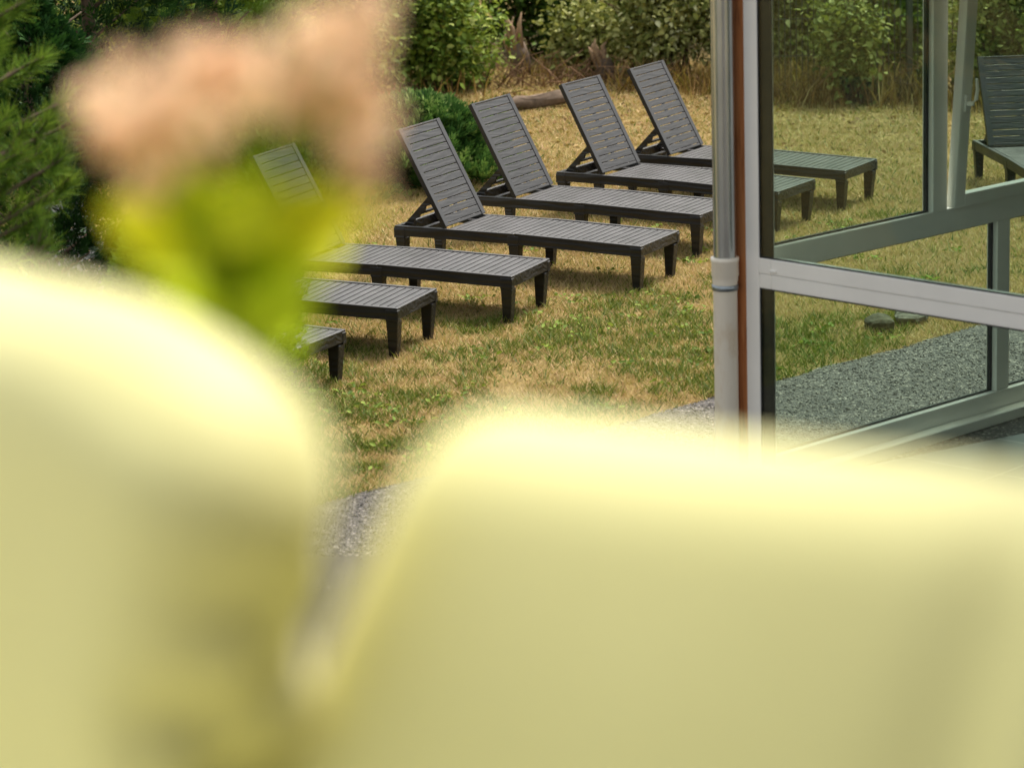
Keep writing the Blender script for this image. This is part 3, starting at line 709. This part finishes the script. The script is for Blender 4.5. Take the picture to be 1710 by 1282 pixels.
spots = [(-2.9285, 16.7598, -.4954, 'nearest lounger of the row, only its foot end showing right of the green bush'),
 (-2.4400, 17.6434, -.3932, 'second nearest lounger, its seat end in view and backrest hidden by flowers'),
 (-1.7119, 18.5772, -.4347, 'third nearest lounger, with its backrest tip showing faintly through the peach flowers'),
 (-.7912, 19.5689, -.5008, 'fully visible grey lounger in front of the juniper, right of the peach flowers'),
 (-.2982, 20.6832, -.5259, 'grey lounger whose foot end reaches behind the drainpipe'),
 (.3788, 21.6053, -.5775, 'second farthest lounger of the row, crossed by the white post, foot end behind glass'),
 (.9324, 22.3670, -.5433, 'farthest lounger of the row, its foot end showing long behind the glass'),
 (3.735, 22.70, -1.46, 'lounger turned towards the balcony at the right edge, seen through the glass')]
for i, (x, y, t, lab) in enumerate(spots):
    o = proto if i == 0 else copy_thing(proto)
    place(o, x, y, t); tag(o, lab, 'sun lounger', 'dark grey resin sun loungers on the lawn')

# ------------------------------------------------------------------ glass building
def wbox(mb, a0, a1, b0, b1, z0, z1):
    P = [W2(a, b, z) for z in (z0, z1) for a, b in ((a0, b0), (a1, b0), (a1, b1), (a0, b1))]
    mb.add(P, [(0,3,2,1),(4,5,6,7),(0,1,5,4),(1,2,6,5),(2,3,7,6),(3,0,4,7)])
cons = empty('conservatory'); tag(cons, 'white framed glass conservatory at the right, corner towards the lawn', 'building')
ZT = 2.98
def pane(name, parent, a0, a1, b0, b1, z0, z1, m=M_GLASS):
    mb = MB(); wbox(mb, a0, a1, b0, b1, z0, z1); return mb.build(name, m, parent)
# far wall: inner face at b=0, outer b=-.07 ; along a
FW = 4.6; 
f = MB()
wbox(f, .027, FW, -.07, 0, FZ, FZ+.035)
wbox(f, .027, FW, -.07, .012, .268, .392)                    # bottom frame
wbox(f, .027, FW, -.07, .0, 1.335, 1.462)                    # middle rail
wbox(f, .027, FW, -.07, .0, 2.86, ZT)
wbox(f, .027, .040, -.065, -.005, .392, 2.86)
wbox(f, 1.845, 1.955, -.07, .004, .392, 1.335)             # lower mullion
wbox(f, 1.285, 1.405, -.07, .004, 1.462, 2.86)             # upper mullion
wbox(f, 3.3, 3.42, -.07, .004, 1.462, 2.86); wbox(f, 3.6, 3.7, -.07, .004, .392, 1.335)
win1 = f.build('window', M_WHITE, cons, bevel=.004)
f = MB(); wbox(f, .028, FW, .0125, .085, .246, .298); wbox(f, .028, FW, .0855, .098, .238, .297); f.build('sill', M_WHITE, cons, bevel=.004)
k = MB()
for a0, a1, z0, z1 in ((.040, 1.845, .392, 1.335), (1.955, 3.6, .392, 1.335), (.040, 1.285, 1.462, 2.86)):
    wbox(k, a0, a1, -.046, -.028, z0, z0+.010); wbox(k, a1-.022, a1, -.046, -.028, z0+.010, z1-.01); wbox(k, a0, a1, -.046, -.028, z1-.010, z1); wbox(k, a0, a0+.012, -.046, -.028, z0+.010, z1-.01)
k.build('gasket', M_GASKET, win1)
for a0, a1, z0, z1 in ((.052, 1.823, .402, 1.325), (1.967, 3.578, .402, 1.325), (.052, 1.263, 1.472, 2.85)):
    pane('pane', win1, a0, a1, -.041, -.034, z0, z1)
pane('pane', win1, 3.43, 4.5, -.041, -.034, 1.47, 2.85)
# tilted sash, hinged at its foot, leaning into the room
sash = empty('sash'); sash.parent = cons
piv = W2(1.425, .010, 1.470); 
SM = Matrix(((u1.x, u2.x, 0, piv.x), (u1.y, u2.y, 0, piv.y), (0, 0, 1, piv.z), (0, 0, 0, 1))) @ Matrix.Rotation(math.radians(-4.0), 4, 'X')
SM = Matrix(((u1.x, u2.x, 0, piv.x), (u1.y, u2.y, 0, piv.y), (0, 0, 1, piv.z), (0, 0, 0, 1)))
tl = math.tan(math.radians(4.2))
SM = SM @ Matrix(((1, 0, 0, 0), (0, 1, tl, 0), (0, -tl*.0, 1, 0), (0, 0, 0, 1)))
sw, sh = 1.84, 1.38
s = MB()
for x0, x1, z0, z1 in ((0, .075, 0, sh), (sw-.075, sw, 0, sh), (.075, sw-.075, 0, .068), (.075, sw-.075, sh-.075, sh)):
    s.box(x0, x1, -.03, .035, z0, z1, SM)
for x0, x1, z0, z1 in ((-.012, -.0005, 0, sh),): s.box(x0, x1, .012, .035, z0, z1, SM)
so_ = s.build('frame', M_WHITE, sash, bevel=.004)
g_ = MB(); g_.box(.075, sw-.075, -.004, .003, .068, sh-.075, SM); g_.build('pane', M_GLASS, sash)
h = MB(); hz = .56
h.box(.012, .040, .0355, .048, hz-.045, hz+.045, SM); h.box(.018, .034, .048, .085, hz-.012, hz+.010, SM)
h.tube([SM @ Vector((.026, .080, hz)), SM @ Vector((.045, .086, hz+.02)), SM @ Vector((.05, .088, hz+.07)), SM @ Vector((.04, .086, hz+.13))], [.010, .011, .010, .008], 8)
h.build('handle', M_WHITE, sash, bevel=.002)
# near wall: outer face at a=0 ; along b
NW = 4.2
f = MB()
wbox(f, .0, .020, -.166, -.078, FZ-.1, ZT)                 # corner post
for b0_, b1_, dd in ((-.0775, .0015, .020), (.002, NW, .07)):
    wbox(f, .0, dd, b0_, b1_, 1.325, 1.403); wbox(f, .003, dd-.003, b0_, b1_, 1.250, 1.3235)
    wbox(f, .0, dd, b0_, b1_, FZ-.1, FZ+.1); wbox(f, .0, dd, b0_, b1_, 2.86, ZT)
wbox(f, .0, .07, 1.95, 2.06, 1.403, 2.86); wbox(f, .0, .07, 1.95, 2.06, FZ+.1, 1.25)
win2 = f.build('window', M_WHITE, cons, bevel=.004)
k = MB()
for z0, z1 in ((FZ+.1, 1.25), (1.403, 2.86)):
    wbox(k, .006, .018, -.0775, 1.95, z0, z0+.007); wbox(k, .006, .018, -.0775, 1.95, z1-.007, z1); wbox(k, .006, .018, -.0775, -.072, z0+.007, z1-.007)
k.build('gasket', M_GASKET, win2)
for b0, b1 in ((-.0715, 1.95), (2.06, NW)):
    pane('pane', win2, .009, .015, b0, b1, FZ+.108, 1.242); pane('pane', win2, .009, .015, b0, b1, 1.411, 2.852)
k = MB(); wbox(k, -.008, -.0005, -.005, .042, 1.338, 1.352); k.build('drain_cap', M_WHITE, win2, bevel=.003)
k = MB(); wbox(k, .0215, .0265, -.157, .0, FZ, 2.85); wbox(k, .027, .10, -.157, -.072, FZ, 2.85); k.build('inner_post', M_DARKW, cons)
k = MB(); wbox(k, .004, .10, -.345, -.167, FZ-.1, 3.3); k.build('corner_post', M_WOOD, cons, bevel=.006)
# roof and closing walls
r = MB(); wbox(r, -.12, FW+.1, -.22, NW+.1, ZT+.002, ZT+.09); r.build('roof', plain('roof_board', (.55, .53, .50), .7), cons)
r = MB(); wbox(r, FW, FW+.12, -.07, NW, FZ-.1, ZT); wbox(r, 0.071, FW-.001, NW, NW+.12, FZ-.1, ZT); r.build('wall', plain('plaster', (.55, .52, .46), .85), cons)
fl = MB(); wbox(fl, .071, FW, .0, NW, FZ-.12, FZ+.004); o = fl.build('tile_floor', M_TILE); tag(o, kind='structure')
# downpipe
dp = empty('drainpipe', loc=(0, 0, 0)); tag(dp, 'drainpipe at the glass corner, shiny metal above and cream plastic below', 'drainpipe')
pc = W2(-.070, -.243); px_, py_ = pc.x, pc.y
p = MB(); p.lathe([(.061, .1), (.061, 1.225), (.0625, 1.23), (.0625, 1.27), (.0655, 1.283), (.0655, 1.30), (.069, 1.305), (.069, 1.375), (.0715, 1.379), (.0715, 1.398), (.058, 1.399)], px_, py_, 48)
p.build('lower_pipe', M_PIPE_W, dp, True)
p = MB(); p.lathe([(.0575, 1.30), (.0575, 3.3)], px_, py_, 48); p.build('upper_pipe', M_ZINC, dp, True)
p = MB(); p.lathe([(.063, 1.232), (.0675, 1.233), (.0675, 1.259), (.063, 1.26)], px_, py_)
q1 = W2(-.062-.03, -.262+.07, 1.246); p.tube([q1, q1+Vector((.03, .005, 0))], .012, 10); p.build('clamp', M_STEEL, dp, True)

# ------------------------------------------------------------------ balcony with chairs and flowers
BZ = 2.83
shade_ = empty('shade_walls'); tag(shade_, 'unseen walls and overhang added to shade the balcony chairs', 'shade_walls')  # out of view, added to keep sky light off the chairs
M_BLOCKER = plain('blocker_dark', (.16, .14, .12), .9, .2)
b = MB(); b.box(.70, 6, 1.4, 2.6, -.2, 4.9); b.box(.70, 6, -2.4, 1.3995, -.2, 7.5); b.box(-.35, .6995, -2.4, -.6, -.2, 7.5); b.build('wall', M_BLOCKER, shade_)  # dark boxes shaped to shade the left chair's flank
b = MB(); b.box(-.35, .6995, -.599, .45, 5.6, 5.75); b.build('shade_eave', M_DARKW, shade_)  # unseen overhang put in to cut light from above
b = MB(); b.box(-3, .695, -.595, 2.75, BZ-.18, BZ); tag(b.build('balcony_floor', plain('deck', (.35, .33, .30), .8)), kind='structure')
def rbox(w_, t_, h_, r, fold=None, taper=0, cuts=26):
    bm = bmesh.new(); bmesh.ops.create_cube(bm, size=2); bmesh.ops.subdivide_edges(bm, edges=bm.edges, cuts=cuts, use_grid_fill=True)
    for v in bm.verts:
        R3 = r if hasattr(r, '__len__') else (r, r, r)
        p = Vector((v.co.x*w_/2, v.co.y*t_/2, v.co.z*h_/2)); q = Vector([max(-d/2+k, min(d/2-k, c)) for c, d, k in zip(p, (w_, t_, h_), R3)])
        e = Vector([(a-b)/k for a, b, k in zip(p, q, R3)])
        if e.length > 1e-6: e.normalize(); p = q+Vector([a*k for a, k in zip(e, R3)])
        fx, fz = p.x/(w_/2), p.z/(h_/2)
        p.y += (1 if p.y > 0 else -1)*.018*max(0, 1-fx*fx)*max(0, 1-fz*fz)
        p.x *= 1+taper*(.5-(p.z/h_))
        if fold: p += fold(p, fx, fz)
        v.co = p
    me = bpy.data.meshes.new('pad'); bm.to_mesh(me); bm.free(); return me
def lime_chair(label, loc, rz, w_, hb, top, fold=None, r=.06, taper=0.06, thick=.13, lean=4):
    root = empty('upholstered_chair', loc=(loc[0], loc[1], BZ), rz=rz); tag(root, label, 'chair', 'pale lime upholstered chairs in the foreground')
    o = link('backrest', rbox(w_, thick, hb, r, fold, taper), M_LIME, root, True); o.location = (0, 0, top-hb/2); o.rotation_euler = (-math.radians(lean), 0, 0)
    o = link('seat', rbox(w_*1.0, .5, .14, .055), M_LIME, root, True); o.location = (0, -.30, .38)
    for x in (-w_/2+.05, w_/2-.05):
        for y in (-.50, -.06):
            l = MB(); l.taper((x, y, 0), .028, .028, (x, y, .325), .04, .04); l.build('leg', M_DARKW, root)
    return root
def bend(fz, k): return k*max(0, (fz+.7)/1.7)**2            # the padded back curls away towards its top
def soft(p, fx, fz):
    c_ = math.exp(-((fx-.30-.22*fz)/.07)**2)*.012 - math.exp(-((fx-.46-.2*fz)/.05)**2)*.010 + .003*math.sin(fx*5+fz*3)
    return Vector((0, (c_ if p.y < 0 else 0)+bend(fz, .075)-.025, 0))
lime_chair('pale lime chair back filling the bottom right, smooth with a slanting left edge', (.119, 1.425), math.radians(-33), .52, .62, .862, fold=soft, r=(.035, .06, .055), taper=.56, lean=17)
def folds(p, fx, fz):
    dz = -.055*max(0, fz)*max(0, (fx-.25)/.75)**2 if fz > 0 else 0
    by = bend(fz, .04)-.014
    if fx < .42: return Vector((0, by, dz))
    k = min(1, (fx-.42)/.35)
    s_ = abs(math.sin(p.z*47-p.y*14+.6))**.6 + .5*abs(math.sin(p.z*29+p.y*19+2)) - .9
    side = max(0, (fx-.75)/.25)*min(1, max(0, (.85-fz)/.5))
    return Vector((-.042*(s_+.5)*side, (-.004*s_*k if p.y < 0 else 0)+by, dz))
lime_chair('pale lime chair back at the lower left, creased along its right side', (-.330, 1.69), math.radians(-49), .56, .66, .918, fold=folds, r=(.06, .063, .07), taper=.0, lean=3)

def flowers():
    """potted plant on the balcony behind the left chair: peach flower heads over lime leaves"""
    Y0 = 1.82
    def at(px, py, Y):                                   # where a sight line crosses a depth
        d = fwd + Rv*((px-855)/FPX) - Uv*((py-641)/FPX); return Vector((0, 0, CAM_H)) + d*(Y/d.y)
    st = at(385, 700, Y0)
    root = empty('potted_plant', loc=(st.x, Y0, BZ)); tag(root, 'blurred peach flowers over yellow green leaves behind the left chair', 'plant')
    r0 = Vector((st.x, Y0, BZ))
    mt, t, b = mat('peach_petal'); b.inputs['Base Color'].default_value = (.74, .43, .24, 1); b.inputs['Roughness'].default_value = .6
    n_ = noise(t, coord(t), 40, 3); rp = ramp(t, n_, [(.3, (.86, .60, .40)), (.7, (.92, .76, .56))]); t.links.new(rp.outputs[0], b.inputs['Base Color'])
    tr = N(t, 'BsdfTranslucent'); t.links.new(rp.outputs[0], tr.inputs[0]); mx = N(t, 'MixShader'); mx.inputs[0].default_value = .55
    t.links.new(b.outputs[0], mx.inputs[1]); t.links.new(tr.outputs[0], mx.inputs[2]); t.links.new(mx.outputs[0], t.nodes['Material Output'].inputs[0])
    ml = leafmat('lime_leaf', [(0, (.36, .50, .03)), (.5, (.62, .76, .03)), (1, (.88, .87, .04))], .5)
    g = np.random.default_rng(3)
    heads = [ (215, 150, .030), (255, 215, .030), (305, 120, .026), (350, 200, .022), (400, 110, .024), (450, 140, .026), (520, 90, .026), (575, 140, .030), (600, 215, .024), (600, 60, .018), (585, 275, .018), (480, 185, .018), (200, 220, .020), (275, 280, .018), (330, 255, .016), (545, 190, .02), (615, 20, .02), (560, 40, .016), (610, 320, .014), (160, 190, .016), (240, 310, .014), (420, 170, .016), (500, 140, .02), (290, 170, .02)]
    stem = MB(); hub = at(385, 500, Y0)-r0
    for i, (px, py, r) in enumerate(heads):
        c = at(px, py, Y0+g.normal()*.03)-r0; k = 34
        d = unit(g.normal(size=(k, 3))); P = np.array(c)[None]+d*r*.25
        L = r*(.45+.45*g.random(k)); P = P+d*r*.25*g.random((k, 1)); V, F, T = leaves(P, d, L, L*.8, g.random(k), .3)
        npmesh('flower_head', V, F, mt, root, T, True)
        stem.tube([hub+Vector((0, 0, -.02)), hub.lerp(c, .5)+Vector((0, 0, .004)), c], [.003, .0022, .0016], 6)
    stem.tube([(0, 0, .25), hub*.6, hub], [.006, .005, .004], 8)
    stem.build('stem', ml, root, True)
    # leaves: (start px, end px, width m, tint)
    lv = [((385, 440), (165, 330), .050, .98), ((340, 390), (175, 345), .044, .95), ((390, 430), (200, 400), .052, .8), ((390, 400), (300, 290), .036, .6), ((400, 430), (640, 325), .050, .9), ((430, 380), (620, 345), .042, .95), ((400, 430), (590, 395), .048, .85), ((395, 440), (470, 320), .036, .55),
          ((385, 480), (215, 455), .052, .65), ((390, 500), (250, 530), .055, .6), ((395, 480), (520, 480), .050, .4), ((395, 490), (490, 575), .055, .3), ((390, 400), (390, 310), .036, .7), ((390, 510), (320, 600), .055, .45), ((395, 450), (560, 435), .036, .5),
          ((395, 510), (525, 530), .05, .25), ((385, 430), (250, 340), .042, .9), ((400, 430), (540, 335), .042, .85), ((360, 350), (480, 370), .05, .75), ((330, 430), (440, 420), .055, .6), ((280, 370), (400, 350), .045, .8)]
    for (a, b_, wd, tn) in lv:
        A = at(*a, Y0)-r0; B = at(*b_, Y0+g.normal()*.04)-r0; d = B-A; L = d.length
        V, F, T = leaves(np.array([A]), unit(np.array([d])), np.array([L]), np.array([wd*1.15]), np.array([tn]), .15, np.array([[0, -1., .7]]))
        npmesh('leaf', V, F, ml, root, T)
    pot = MB(); pot.lathe([(.001, 0), (.10, 0), (.13, .24), (.14, .24), (.14, .27), (.12, .27), (.118, .23), (.001, .23)], 0, 0, 32)
    pot.build('pot', plain('terracotta', (.30, .13, .07), .8), root, True)
flowers()
